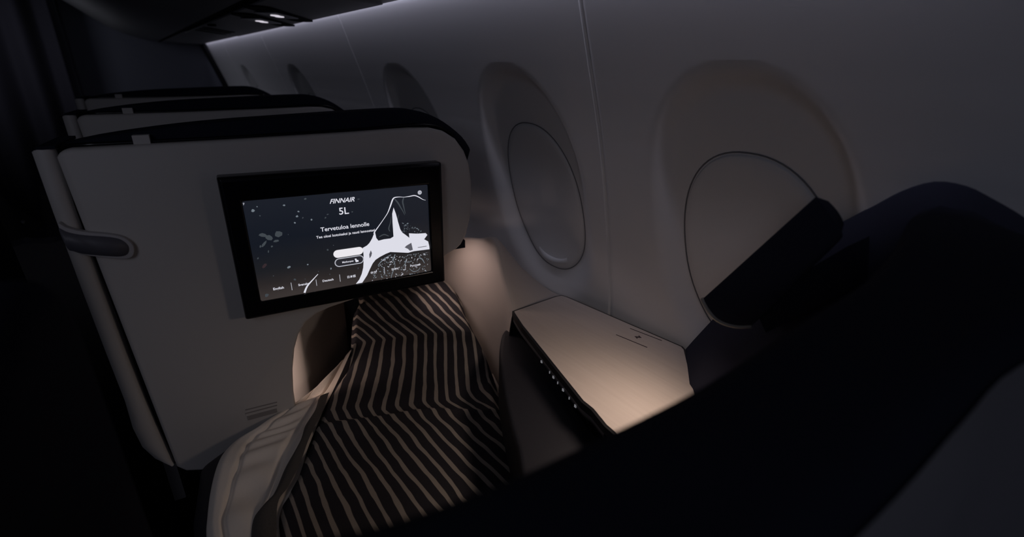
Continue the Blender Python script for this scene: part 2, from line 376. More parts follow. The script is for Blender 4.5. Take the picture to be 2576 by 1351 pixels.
def onscreen(name, pts, m, faces=None, d=None, lab=None):
    d = d or PAD[0]; vs = [seatpt(s, d, z) for s, z in pts]
    o = mk(name, vs, faces or [list(range(len(pts)))], m, dp, smooth=False, kind='stuff' if name in ('specks', 'ice_spray') else None)
    # n-gons with hollows need triangulating
    bm = bmesh.new(); bm.from_mesh(o.data); bmesh.ops.triangulate(bm, faces=bm.faces); bm.to_mesh(o.data); bm.free()
    return o
def ribbon(pts):
    """pts (s, z, width)"""
    L = []; R = []
    for i, (s, z, w) in enumerate(pts):
        a = pts[max(i - 1, 0)]; b = pts[min(i + 1, len(pts) - 1)]
        t = Vector((b[0] - a[0], b[1] - a[1])).normalized(); n = Vector((-t.y, t.x)) * w / 2
        L.append((s + n.x, z + n.y)); R.append((s - n.x, z - n.y))
    n = len(pts); return L + R, [[i, i + 1, n + i + 1, n + i] for i in range(n - 1)]
PXM = .00088
def rib(name, pts, m, d=None):
    vs, fs = ribbon([(s, z, w * PXM) for s, z, w in smoothpoly(pts, 3, False)]); onscreen(name, vs, m, fs, d)
ice = [(0.2122,-0.4754), (0.2213,-0.4653), (0.2282,-0.4521), (0.2331,-0.4370), (0.2364,-0.4146), (0.2369,-0.3990), (0.2365,-0.3871), (0.2467,-0.3828), (0.2528,-0.3777), (0.2567,-0.3725), (0.2603,-0.3671), (0.2649,-0.3579), (0.2683,-0.3509), (0.2703,-0.3671), (0.2748,-0.3748), (0.2884,-0.3732), (0.3039,-0.3735), (0.3120,-0.3696), (0.3120,-0.3569), (0.3121,-0.3340), (0.3128,-0.3129), (0.3171,-0.2979), (0.3218,-0.3140), (0.3259,-0.3358), (0.3299,-0.3538), (0.3343,-0.3626), (0.3428,-0.3703), (0.3514,-0.3788), (0.3508,-0.3669), (0.3720,-0.3709), (0.3941,-0.3724), (0.3981,-0.3777), (0.3892,-0.3880), (0.3994,-0.3952), (0.4020,-0.4090), (0.4022,-0.4166), (0.3804,-0.4159), (0.3604,-0.4153), (0.3457,-0.4171), (0.3225,-0.4123), (0.3014,-0.4079), (0.2891,-0.4110), (0.2748,-0.4164), (0.2642,-0.4219), (0.2566,-0.4298), (0.2487,-0.4431), (0.2405,-0.4583), (0.2274,-0.4751)]
onscreen('ice_artwork', ice, WHITE)
rib('ice_outline', [(0.2660,-0.3560,4), (0.2683,-0.3509,3), (0.2777,-0.3399,2.2), (0.2902,-0.3249,1.6), (0.3019,-0.3097,2), (0.3097,-0.2938,3.4), (0.3161,-0.2791,3.6), (0.3215,-0.2743,2.6), (0.3332,-0.2740,1.6), (0.3438,-0.2755,1), (0.3576,-0.2750,2.2), (0.3700,-0.2742,2.6), (0.3803,-0.2787,2.4), (0.3910,-0.2862,1.4), (0.3981,-0.2884,0.6)], WHITE)
rib('ice_streak', [(0.1304,-0.4346,1.6), (0.1195,-0.4446,2.4), (0.1042,-0.4593,4), (0.0963,-0.4744,5)], WHITE)
onscreen('ice_hollow', [(0.2547,-0.3959), (0.2569,-0.4034), (0.2546,-0.4103), (0.2501,-0.4159), (0.2500,-0.4057)], MID, d=D0 - .0008)
onscreen('ice_shadow', [(0.3553,-0.3921), (0.3583,-0.4111), (0.3505,-0.4124), (0.3457,-0.4066), (0.3378,-0.4017), (0.3422,-0.3977)], MID, d=D0 - .0008)
onscreen('ice_shadow', [(0.3705,-0.4063), (0.3946,-0.4063), (0.3946,-0.4079), (0.3725,-0.4079)], MID, d=D0 - .0008)
# floating specks, one mesh per brightness
def blobs(name, L, m, d):
    vs = []; fs = []
    for s, z, r, e, a in L:
        n = 7; b = len(vs)
        for i in range(n):
            t = 2 * math.pi * i / n; rr = r * PXM * random.uniform(.75, 1.2); x, y = rr * math.cos(t) * e, rr * math.sin(t)
            vs.append((s + x * math.cos(a) - y * math.sin(a), z + x * math.sin(a) + y * math.cos(a)))
        fs.append(list(range(b, b + n)))
    o = onscreen(name, vs, m, fs, d)
blobs('specks', [(0.0229,-0.2719,4,1.1,0), (0.0823,-0.2671,3,0.8,1.2), (0.1089,-0.2836,2,1.2,0), (0.1043,-0.2940,2.6,1.4,0.3), (0.1328,-0.3051,2.6,1,0.3), (0.0983,-0.3076,2.4,1,1.3), (0.1117,-0.4073,2,1,0), (0.1601,-0.4261,2,1.5,1.2), (0.0316,-0.2645,1.4,1,0), (0.0728,-0.4067,3,1.4,0.4)], DIM, D0 - .0006)
blobs('specks', [(0.1158,-0.2984,1.5,1.6,1), (0.1673,-0.2971,1.8,1.6,0.4), (0.1621,-0.3040,2,1.4,1), (0.1578,-0.3796,2.4,1,0), (0.1717,-0.3705,1.4,1,0), (0.0809,-0.4381,2.6,1.4,-0.6), (0.0391,-0.4214,1.3,1,0), (0.0193,-0.4645,5,1,0.4), (0.1322,-0.4279,1.5,1,0), (0.0339,-0.2843,1.8,1,0), (0.1562,-0.4396,1.6,1,0), (0.1019,-0.4412,1.3,1,0), (0.0625,-0.3275,7.5,1.3,0.2), (0.0327,-0.3260,5,1.8,-0.3), (0.0445,-0.3339,6,1.4,-0.4), (0.0318,-0.3468,3.5,3,0.9), (0.0564,-0.3428,2.6,2.6,0.1), (0.0376,-0.3644,1.4,3,1.4), (0.0156,-0.3763,1.6,1.6,1.2), (0.0816,-0.3320,1,1,0), (0.2380,-0.2696,1.5,2,0), (0.2211,-0.2974,1.5,1.6,-0.3), (0.1260,-0.2573,2.5,1.3,0), (0.2212,-0.4364,1.4,2,1.4), (0.0243,-0.3506,2,2,1.2), (0.0462,-0.3539,2.2,1.2,0.5), (0.1183,-0.4775,2,1.3,1)], FAINT, D0 - .0006)
blobs('specks', [(0.0251,-0.3954,3.5,2.2,0.8)], ROSE, D0 - .0006)
spr = []
random.seed(3)
foot = [(0.2789,-0.4207), (0.3992,-0.4237), (0.3965,-0.4847), (0.2448,-0.4795)]
for i in range(230):
    u, w = random.random(), random.random() ** 1.5
    a = foot[0]; b = foot[1]; c = foot[2]; d_ = foot[3]
    x = (a[0] * (1 - u) + b[0] * u) * (1 - w) + (d_[0] * (1 - u) + c[0] * u) * w; z = (a[1] * (1 - u) + b[1] * u) * (1 - w) + (d_[1] * (1 - u) + c[1] * u) * w
    spr.append((x, z, random.uniform(.3, 1.5), random.uniform(1, 3), random.uniform(0, 3.1)))
blobs('ice_spray', spr[:150], DIM, D0 - .0005); blobs('ice_spray', spr[150:], SOFT, D0 - .0005)
sp2 = []
up = [(0.3320,-0.3370), (0.3536,-0.3418), (0.3972,-0.3744), (0.3341,-0.3656)]
for i in range(50):
    u, w = random.random(), random.random()
    x = (up[0][0] * (1 - u) + up[1][0] * u) * (1 - w) + (up[3][0] * (1 - u) + up[2][0] * u) * w; z = (up[0][1] * (1 - u) + up[1][1] * u) * (1 - w) + (up[3][1] * (1 - u) + up[2][1] * u) * w
    sp2.append((x, z, random.uniform(.3, 1.2), random.uniform(1, 2.5), random.uniform(0, 3.1)))
blobs('ice_spray', sp2, DIM, D0 - .0005)
for ln in ([(0.3205,-0.2770,3), (0.3284,-0.2875,4), (0.3344,-0.2998,3), (0.3396,-0.3102,2), (0.3430,-0.3195,1)], [(0.3437,-0.2765,3), (0.3402,-0.2858,4), (0.3422,-0.3007,3), (0.3451,-0.3168,1)], [(0.3098,-0.3194,1), (0.3068,-0.3338,2), (0.3019,-0.3481,3), (0.3043,-0.3554,2)], [(0.2775,-0.3656,2), (0.2893,-0.3613,3), (0.3005,-0.3669,2)], [(0.3284,-0.3168,1.2), (0.3244,-0.3321,2.4), (0.3274,-0.3465,1)]): rib('ice_vein', ln, FAINT, D0 - .0003)
for ln in ([(0.2687,-0.4377,2), (0.2783,-0.4279,3), (0.2906,-0.4206,3), (0.3028,-0.4154,2)], [(0.3127,-0.4160,3), (0.3077,-0.4308,2), (0.3107,-0.4451,1.4), (0.3011,-0.4668,2), (0.2984,-0.4771,1.4)], [(0.3731,-0.4355,3), (0.3813,-0.4402,3), (0.3872,-0.4521,1.6)], [(0.3466,-0.4601,1), (0.3565,-0.4696,2), (0.3693,-0.4686,1.6), (0.3750,-0.4609,1)], [(0.3421,-0.4314,2), (0.3373,-0.4434,2.4), (0.3307,-0.4508,1)]): rib('ice_vein', ln, DIM, D0 - .0003)

def text(body, left, right, m=WHITE, shear=0, bold=0, sx=1):
    c = bpy.data.curves.new('t', 'FONT'); c.body = body; c.shear = shear; c.offset = bold; c.resolution_u = 3
    o = bpy.data.objects.new('t', c); COL.objects.link(o); dg = bpy.context.evaluated_depsgraph_get()
    me = bpy.data.meshes.new_from_object(o.evaluated_get(dg)); bpy.data.objects.remove(o)
    xs = [q.co.x for q in me.vertices]; x0, x1 = min(xs), max(xs); k = (right[0] - left[0]) / (x1 - x0)
    z0 = (left[1] + right[1]) / 2
    vs = [(left[0] + (q.co.x - x0) * k, z0 + q.co.y * k * sx) for q in me.vertices]; fs = [list(q.vertices) for q in me.polygons]
    bpy.data.meshes.remove(me)
    w = mk('screen_text', [seatpt(s, D0 - .0011, z) for s, z in vs], fs, m, dp, smooth=False)
    w['label'] = 'screen wording ' + body
    return w
for body, seg, kw in (
    ('FINNAIR', [(0.1746,-0.2730), (0.2296,-0.2738)], dict(shear=.4, bold=.018, sx=1.0)),
    ('5L', [(0.1924,-0.3006), (0.2137,-0.3003)], dict(bold=.01)),
    ('Tervetuloa lennolle', [(0.1485,-0.3354), (0.2566,-0.3342)], dict(bold=.012)),
    ('Tee olosi kotoisaksi ja nauti lennostasi', [(0.1374,-0.3501), (0.2684,-0.3491)], dict(bold=.016)),
    ('Matkaopas', [(0.1865,-0.4167), (0.2123,-0.4175)], dict(bold=.02)),
    ('English', [(0.0342,-0.4559), (0.0558,-0.4541)], dict(bold=.02)),
    ('Svenska', [(0.0859,-0.4563), (0.1089,-0.4544)], dict(bold=.02)),
    ('Deutsch', [(0.1383,-0.4558), (0.1625,-0.4555)], dict(bold=.02)),
    ('\u65e5\u672c\u8a9e', [(0.1942,-0.4560), (0.2136,-0.4572)], dict(bold=.015)),
    ('\u4e2d\u6587', [(0.2495,-0.4561), (0.2633,-0.4566)], dict(bold=.015)),
    ('\ud55c\uad6d\uc5b4', [(0.3007,-0.4564), (0.3180,-0.4569)], dict(bold=.015)),
    ('\u0420\u0443\u0441\u0441\u043a\u0438\u0439', [(0.3490,-0.4551), (0.3747,-0.4554)], dict(bold=.02)),
    ('7', [(0.0069,-0.2584), (0.0098,-0.2583)], dict(bold=.01))):
    text(body, seg[0], seg[1], **kw)
for a, b in ([(0.0718,-0.4440), (0.0715,-0.4625)], [(0.1245,-0.4466), (0.1245,-0.4623)], [(0.1771,-0.4442), (0.1773,-0.4623)], [(0.2834,-0.4441), (0.2831,-0.4623)], [(0.3363,-0.4466), (0.3362,-0.4613)]):
    s = (a[0] + b[0]) / 2; w = .0006
    onscreen('divider', [(s - w, a[1]), (s + w, a[1]), (s + w, b[1]), (s - w, b[1])], SOFT, d=D0 - .001)
def capsule(c, hw, hh, k=10):
    pts = [(c[0] + hw - hh + hh * math.cos(-math.pi / 2 + math.pi * i / k), c[1] + hh * math.sin(-math.pi / 2 + math.pi * i / k)) for i in range(k + 1)]
    return pts + [(c[0] - hw + hh + hh * math.cos(math.pi / 2 + math.pi * i / k), c[1] + hh * math.sin(math.pi / 2 + math.pi * i / k)) for i in range(k + 1)]
bt = [(0.1691,-0.3924), (0.2370,-0.3945), (0.2033,-0.3832), (0.2014,-0.4022), (0.1694,-0.4131), (0.2368,-0.4151), (0.2036,-0.4038), (0.2015,-0.4251)]
onscreen('button', capsule(((bt[0][0] + bt[1][0]) / 2, (bt[2][1] + bt[3][1]) / 2), (bt[1][0] - bt[0][0]) / 2, (bt[2][1] - bt[3][1]) / 2), glow('button white', (.82, .80, .84)), d=D0 - .0010)
c2 = ((bt[4][0] + bt[5][0]) / 2, (bt[6][1] + bt[7][1]) / 2); hw, hh = (bt[5][0] - bt[4][0]) / 2, (bt[6][1] - bt[7][1]) / 2
onscreen('button', capsule(c2, hw, hh), SOFT, d=D0 - .0009); onscreen('button_face', capsule(c2, hw - .0022, hh - .0022), BLK, d=D0 - .0010)
ic = [(0.2153,-0.4110), (0.2190,-0.4106), (0.2201,-0.4143), (0.2237,-0.4154), (0.2237,-0.4195), (0.2172,-0.4199)]
onscreen('button_icon', ic, WHITE, d=D0 - .0011)
gc = [(0.3836,-0.2680)][0]
onscreen('globe_icon', [(gc[0] + .0052 * math.cos(i * math.pi / 10), gc[1] + .0052 * math.sin(i * math.pi / 10)) for i in range(20)], SOFT, d=D0 - .0008)
onscreen('globe_icon', [(gc[0] + .0010 + .0022 * math.cos(i * math.pi / 10), gc[1] + .0016 * math.sin(i * math.pi / 10)) for i in range(20)], glow('globe grey', (.32, .33, .38)), d=D0 - .0011)

# ------------------------------------------------------------------ console, side table, armrest
# panel of the console between the foot well and the sidewall
top = [(.716, .903, -.594)] + [(0.7280,0.9142,-0.5811)] + [(0.7380,0.9689,-0.5066)] + [(0.7480,1.0267,-0.4236)] + [(0.7520,1.1112,-0.4440), (0.7520,1.1868,-0.4622)] + [(.756, 1.35, -.50), (.758, 1.78, -.52)]
rows = []
for i, (x, y, z) in enumerate(smoothpoly(top, 5, False)):
    wx_ = wallx(-.6) - .002
    rows.append([(x - .035, y + .02, -1.34), (x - .03, y + .015, -.95), (x - .016, y + .008, z - .20), (x - .004, y + .003, z - .05), (x, y, z - .010), (x + .006, y + .003, z - .002), (x + .02, y + .006, z - .008), ((x + wx_) / 2, y + .01, (z - .63) / 2), (wx_, y + .012, -.625)])
cons = mk('side_console', *grid(rows), M['lining'], label='beige console panel glowing warm beside the foot of the bed, below the far window', cat='console')

tb = thing('side_table', (.75, .65, -.62), 'pale taupe side table with black edging between the armrest and the windows', 'table')
LE = [(0.7140,0.9081,-0.5900), (0.6899,0.8304,-0.5900), (0.6504,0.7053,-0.5900), (0.6242,0.6220,-0.5900), (0.5931,0.5224,-0.5900), (0.5911,0.4940,-0.5900), (0.5766,0.4475,-0.5900)]
LE[0] = (.716, .898, -.59)
RE = [(x - .011, y, z) for x, y, z in [(0.9138,0.9101,-0.5900), (0.9536,0.5177,-0.5900)]]
poly = [(.722, .909)] + [(RE[0][0] - .02, RE[0][1] + .002), (RE[0][0], RE[0][1] - .003), (RE[0][0] + .006, RE[0][1] - .02)] + [(RE[1][0] - .003, RE[1][1] + .025), (RE[1][0] - .002, RE[1][1] + .01), (RE[1][0] - .010, RE[1][1] - .004), (.80, .40), (.72, .30), (.56, .30)] + [(x, y) for x, y, z in LE[::-1]]
def inset(poly, d):
    n = len(poly); c = Vector((sum(p[0] for p in poly) / n, sum(p[1] for p in poly) / n)); out = []
    A = sum(poly[i][0] * poly[(i + 1) % n][1] - poly[(i + 1) % n][0] * poly[i][1] for i in range(n)); sg = 1 if A > 0 else -1
    for i in range(n):
        a, b, e = Vector(poly[i - 1]), Vector(poly[i]), Vector(poly[(i + 1) % n])
        n1 = Vector((-(b - a).y, (b - a).x)).normalized() * sg; n2 = Vector((-(e - b).y, (e - b).x)).normalized() * sg
        m = (n1 + n2).normalized(); out.append(tuple(b + m * d / max(m.dot(n1), .5)))
    return out
mk('edging', *flatprism(poly, -.606, -.5903), M['edge'], tb, smooth=False)
mk('tabletop', *flatprism(inset(poly, .0058), -.600, -.5890), M['table'], tb, smooth=False)
gr = [(0.8521,0.6574,-0.5888), (0.8656,0.5741,-0.5888), (0.9062,0.6583,-0.5888), (0.9207,0.5729,-0.5888), (0.8871,0.6180,-0.5888)]
def stripe(a, b, w, z0, z1):
    d = (Vector(b[:2]) - Vector(a[:2])).normalized(); n = Vector((-d.y, d.x)) * w / 2
    return flatprism([tuple(Vector(a[:2]) + n), tuple(Vector(b[:2]) + n), tuple(Vector(b[:2]) - n), tuple(Vector(a[:2]) - n)], z0, z1)
mk('charging_mark', *stripe(gr[0], gr[1], .0026, -.589, -.5885), M['ink'], tb, smooth=False)
mk('charging_mark', *stripe(gr[2], gr[3], .0024, -.589, -.5885), M['ink'], tb, smooth=False)
c = Vector(gr[4][:2]); e1 = Vector((.010, .004)); e2 = Vector((-.004, .010))
bolt = [(-.9, .1), (.1, 1.2), (.0, .35), (.9, -.1), (-.1, -1.2), (0, -.35)]
mk('charging_mark', *flatprism([tuple(c + e2 * a * .9 + e1 * b * .75) for a, b in bolt], -.589, -.5885), M['ink'], tb, smooth=False)
# console body under the table, with the control strip along the armrest side
body = [(x + .035, y) for x, y, z in LE[::-1]] + [(.74, .89), (.93, .90), (.945, .52), (.80, .40), (.70, .30), (.60, .30)]
mk('console_body', *flatprism(body, -1.35, -.606), M['dark'], tb, smooth=False)
cs = [(x + .004, y) for x, y, z in LE]
v, f = grid([[(x, y, -.606), (x - .003, y, -.613), (x + .003, y, -.626), (x + .03, y, -.63)] for x, y in smoothpoly(cs, 4, False)])
st = mk('control_strip', v, f, M['metal'], tb)
for k, (x, y) in enumerate([smoothpoly(cs, 4, False)[i] for i in (8, 10, 11, 12, 13, 14, 15)]):
    r = .0011 if k % 2 else .0026
    mk('strip_glint', *box(x - .0040, x - .0028, y - r, y + r, -.619, -.613), M['glint'], st, smooth=False)  # glowing slivers stand in for highlights on the reflective strip

# ------------------------------------------------------------------ the near seat, looked into from behind
ns = thing('seat_pod', (.35, .1, -1.35), 'large dark padded seat surround filling the foreground, seen out of focus from above', 'aircraft seat', 'window seats one behind the other')
st_ = [  # inner top edge, outer top edge
    ((-.095, .235, -.200), (-.130, .085, -.200)), ((-.01, .210, -.200), (-.02, .075, -.200)), ((.05, .181, -.200), (.06, .062, -.200)), ((.111, .166, -.200), (.14, .050, -.200)), ((.169, .159, -.200), (.22, .038, -.200)),
    ((.279, .149, -.200), (.30, .026, -.180)), ((.40, .136, -.181), (.36, .018, -.155)), ((.50, .126, -.165), (.43, .008, -.137)), ((.60, .126, -.139), (.55, -.03, -.130)), ((.72, .150, -.136), (.68, -.08, -.145)), ((.838, .158, -.135), (.83, -.12, -.18))]
rows = []; shell_rows = []
for i, (a, b) in enumerate(st_):
    a, b = Vector(a), Vector(b); L = []
    last = i == len(st_) - 1
    for t, dz in ((0, -.5), (0, -.25), (0, -.05), (.02, -.015), (.08, -.003), (.2, .002), (.5, 0.0), (.8, -.001), (.93, -.004), (.985, -.014), (1, -.035)):
        q = a.lerp(b, t)
        if last and t > .1: q.z = interp(q.y, [(-.2, -.21), (.03, -.185), (.065, -.165), (.096, -.148), (.158, -.135)])
        L.append((q.x, q.y, q.z + dz))
    rows.append(L)
cols = [smoothpoly([r[j] for r in rows], 4, False) for j in range(len(rows[0]))]
pr = mk('padded_rim', *grid(cols), M['rim'], ns)
ob = smoothpoly([b for a, b in st_], 4, False)
mk('outer_shell', *grid([[(x, y - .002, z - .032) for x, y, z in ob], [(x - .004, y - .014, z - .05) for x, y, z in ob], [(x, y - .02, z - .4) for x, y, z in ob], [(x, y - .02, -1.35) for x, y, z in ob]]), M['outer'], ns)
# aisle side of the surround
pl = [(.20, -.20), (.30, -.165), (.38, -.142), (.43, -.140), (.46, -.148), (.482, -.172), (.488, -.22), (.488, -1.35), (.08, -1.35), (.08, -.25)]
sw = mk('aisle_side', *prism(smoothpoly(pl[:7], 3, False) + pl[7:], lambda p: seatpt(-.245, p[0], p[1]), lambda p: seatpt(-.129, p[0], p[1])), M['rim'], ns); bevel(sw, .022, 4)
# window side wing against the sidewall
wg = [(0.9516,0.5191,-0.5987), (0.9507,0.5188,-0.5852), (0.9338,0.4575,-0.4717), (0.9148,0.3997,-0.3813), (0.8974,0.3467,-0.3039), (0.8826,0.2946,-0.2412), (0.8721,0.2557,-0.2022), (0.8628,0.2211,-0.1676), (0.8551,0.1922,-0.1389), (0.8491,0.1601,-0.1196), (0.8490,0.1271,-0.1195), (0.8532,0.0971,-0.1318), (0.8577,0.0651,-0.1484), (0.8635,0.0369,-0.1702)]
wg = smoothpoly(wg, 3, False)
rows = []
for i, (x, y, z) in enumerate(wg):
    k = min(1, .35 + i / 10); o_ = min(1, i / 12) * .05
    ix = x - .10 - .03 * k
    dz = max(z - .22, -1.2)
    rows.append([(x + .004, y, z), (x - .015, y - .003, z - .003), (x - .05, y - .02, z - .02), (ix, y - .06, z - .06), (ix - .04, y - .09, z - .18), (ix - .05, y - .09, -.95), (ix - .05, y - .09, -1.35)])
fr = [(p[0] + .0, p[1] + .004, p[2] - .003) for p in rows[0]]
wv, wf = grid(rows)
wn = mk('window_side', wv, wf, M['navy'], ns)
mk('window_side_end', [rows[0][0], rows[0][2], rows[0][3], rows[0][4], rows[0][5], rows[0][6], (rows[0][0][0], rows[0][0][1], -1.35)], [[0, 1, 2, 3, 4, 5, 6]], M['navy'], ns, smooth=False)
# headrest flap: curved padded shell
A = [(0.7000,0.2451,-0.1394), (0.7000,0.2268,-0.1499), (0.7000,0.2107,-0.1641), (0.7000,0.2007,-0.1785), (0.7000,0.2044,-0.1892)]
B = [(0.7000,0.3714,-0.3360), (0.7000,0.3551,-0.3456), (0.7000,0.3336,-0.3554), (0.7000,0.3085,-0.3560), (0.7000,0.2856,-0.3487)]
A = smoothpoly(A, 4, False); B = smoothpoly(B, 4, False); n = len(A)
hv = []; 
fl = thing('headrest_flap', (.72, .3, -.36), 'dark padded curved headrest flap with a pale lower edge, in front of the near window', 'headrest')
L = []
for k in range(9):
    t = k / 8; L.append([tuple(Vector(B[i]).lerp(Vector(A[i]), t) + Vector((-.012 * math.sin(math.pi * i / (n - 1)), 0, 0))) for i in range(n)])
f0 = mk('cushion', *grid(L), M['navy'], fl); so = f0.modifiers.new('thick', 'SOLIDIFY'); so.thickness = .022; so.offset = -1 
bevel(f0, .003, 2)
low = [(p[0] - .012 * math.sin(math.pi * i / (n - 1)) + .004, p[1] + .003, p[2] - .0035) for i, p in enumerate(B)]
mk('edge_trim', *tube(low, .0042, 6), M['pale'], fl)
mk('bracket', *prism([(.20, -.20), (.30, -.32), (.27, -.36), (.17, -.24)], lambda p: (.715, p[0], p[1]), lambda p: (.80, p[0], p[1])), M['rim'], fl, smooth=False)
# armrest
aL = [(0.6685,0.8899,-0.6600), (0.6177,0.8245,-0.6600), (0.5674,0.7469,-0.6600), (0.5165,0.6601,-0.6600), (0.4620,0.5546,-0.6600)]
aR = [(0.7494,0.9279,-0.6600), (0.7201,0.8086,-0.6600), (0.6817,0.6835,-0.6600), (0.6414,0.5770,-0.6600), (0.6161,0.4957,-0.6600)]
outl = [(x, y) for x, y, z in aL] + [(.40, .42), (.60, .40)] + [(x, y) for x, y, z in aR[::-1]]
outl.append((aR[0][0] - .03, aR[0][1] + .012))
am = mk('armrest', *flatprism(smoothpoly(outl, 3), -1.30, -.66), M['arm'], ns); bevel(am, .028, 5)

# ------------------------------------------------------------------ bed
bd = thing('mattress', (.3, .9, -1.35), 'dark grey mattress platform running under the screen into the foot well', 'mattress')
mp_ = [seatpt(-.175, 1.06, 0)[:2], seatpt(-.10, 1.115, 0)[:2], seatpt(.0, 1.125, 0)[:2], seatpt(.06, 1.20, 0)[:2], seatpt(.27, 1.42, 0)[:2], seatpt(.28, 1.80, 0)[:2], seatpt(.53, 1.80, 0)[:2], seatpt(.54, 1.1, 0)[:2], (.60, .80), (.38, .36), (-.08, .42), seatpt(-.185, .9, 0)[:2]]
m0 = mk('mattress_body', *flatprism(mp_, -.93, -.822), M['arm'], bd); bevel(m0, .02, 4)
mk('platform', *flatprism(inset(mp_, .03), -1.35, -.93), M['dark'], bd, smooth=False)

# cream duvet showing on the aisle side
outer = [(0.2604,1.1555,-0.8000), (0.1958,1.1343,-0.8000), (0.1624,1.1314,-0.8000), (0.1236,1.1150,-0.8000), (0.0899,1.0973,-0.8000), (0.0482,1.0910,-0.8000), (0.0208,1.0666,-0.8000), (-0.0006,1.0204,-0.8000), (-0.0239,0.9450,-0.8000), (-0.0405,0.8630,-0.8000)]
outer = smoothpoly(outer, 4, False)
outer.append((outer[-1][0] - .01, outer[-1][1] - .12, -.80)); outer.append((outer[-1][0] - .01, outer[-1][1] - .25, -.80))
inner = [(0.4123,1.3096,-0.7850), (0.3201,1.1689,-0.7850), (0.2859,1.1160,-0.7850), (0.2505,1.0704,-0.7850), (0.2218,1.0258,-0.7850), (0.2011,0.9887,-0.7850), (0.1690,0.9401,-0.7850), (0.1416,0.8878,-0.7850), (0.1108,0.8324,-0.7850), (0.0774,0.7874,-0.7850)]
inner = smoothpoly(inner, 4, False)
inner.append((inner[-1][0] + .02, inner[-1][1] - .12, -.79)); inner.append((inner[-1][0] + .02, inner[-1][1] - .25, -.79))
rows = []; nr = len(outer)
for i in range(nr):
    o_, q = Vector(outer[i]), Vector(inner[i]); L = [(o_.x + .012, o_.y + .004, -.87), (o_.x - .002, o_.y + .001, -.835)]
    for j in range(41):
        t = j / 40; p_ = o_.lerp(q, t)
        edge = min(1, t * 9); puff = .020 * math.sqrt(edge)
        seam1 = math.exp(-((t - .26 - .02 * math.sin(i * .3)) / .022) ** 2); seam2 = math.exp(-((t - .74) / .03) ** 2)
        pleat = .006 * math.sin(i * 1.35 + t * 9 + 2.2 * math.sin(t * 5 + i * .2)) * math.sin(math.pi * min(1, max(0, (t - .2) / .55)))
        z = -.812 + puff - .012 * seam1 - .010 * seam2 + pleat + .003 * math.sin(i * .5 + t * 4)
        L.append((p_.x, p_.y, z))
    rows.append(L)
dv = mk('duvet', *grid(rows), M['duvet'], label='cream quilted duvet spilling out under the striped blanket on the aisle side', cat='duvet')
sd = dv.modifiers.new('sub', 'SUBSURF'); sd.levels = 1; sd.render_levels = 1
mk('folded_corner', *grid([[(.69, .95, -.80), (.66, .87, -.80)], [(.62, 1.02, -.785), (.56, .86, -.795)]]), M['duvet'], dv)

# striped blanket: rows run across the bed, from the foot well towards the head
bm_ = bpy.data.materials.new('striped blanket wool'); bm_.use_nodes = True; nt = bm_.node_tree; p = nt.nodes['Principled BSDF']
p.inputs['Roughness'].default_value = .95; p.inputs['Specular IOR Level'].default_value = .1
tc = nt.nodes.new('ShaderNodeTexCoord'); sep = nt.nodes.new('ShaderNodeSeparateXYZ')
nz = nt.nodes.new('ShaderNodeTexNoise'); nz.inputs['Scale'].default_value = .55; nz.inputs['Detail'].default_value = 2
nt.links.new(tc.outputs['UV'], nz.inputs['Vector']); nt.links.new(tc.outputs['UV'], sep.inputs[0])
a1 = nt.nodes.new('ShaderNodeMath'); a1.operation = 'MULTIPLY_ADD'; a1.inputs[1].default_value = .35; nt.links.new(nz.outputs['Fac'], a1.inputs[0]); nt.links.new(sep.outputs['X'], a1.inputs[2])
pp = nt.nodes.new('ShaderNodeMath'); pp.operation = 'PINGPONG'; pp.inputs[1].default_value = .5; nt.links.new(a1.outputs[0], pp.inputs[0])
nz2 = nt.nodes.new('ShaderNodeTexNoise'); nz2.inputs['Scale'].default_value = 1.3; nt.links.new(tc.outputs['UV'], nz2.inputs['Vector'])
th = nt.nodes.new('ShaderNodeMapRange'); th.inputs[3].default_value = .07; th.inputs[4].default_value = .24; nt.links.new(nz2.outputs['Fac'], th.inputs[0])
sb = nt.nodes.new('ShaderNodeMath'); sb.operation = 'SUBTRACT'; nt.links.new(pp.outputs[0], sb.inputs[0]); nt.links.new(th.outputs[0], sb.inputs[1])
mr = nt.nodes.new('ShaderNodeMapRange'); mr.inputs[1].default_value = -.02; mr.inputs[2].default_value = .02; mr.inputs[3].default_value = 1; mr.inputs[4].default_value = 0; nt.links.new(sb.outputs[0], mr.inputs[0])
mx = nt.nodes.new('ShaderNodeMix'); mx.data_type = 'RGBA'; mx.inputs['A'].default_value = (.034, .032, .038, 1); mx.inputs['B'].default_value = (.34, .30, .262, 1)
nt.links.new(mr.outputs[0], mx.inputs['Factor']); nt.links.new(mx.outputs['Result'], p.inputs['Base Color'])
nz3 = nt.nodes.new('ShaderNodeTexNoise'); nz3.inputs['Scale'].default_value = 30; nt.links.new(tc.outputs['UV'], nz3.inputs['Vector'])
bp = nt.nodes.new('ShaderNodeBump'); bp.inputs['Strength'].default_value = .3; bp.inputs['Distance'].default_value = .002; nt.links.new(nz3.outputs['Fac'], bp.inputs['Height']); nt.links.new(bp.outputs['Normal'], p.inputs['Normal'])
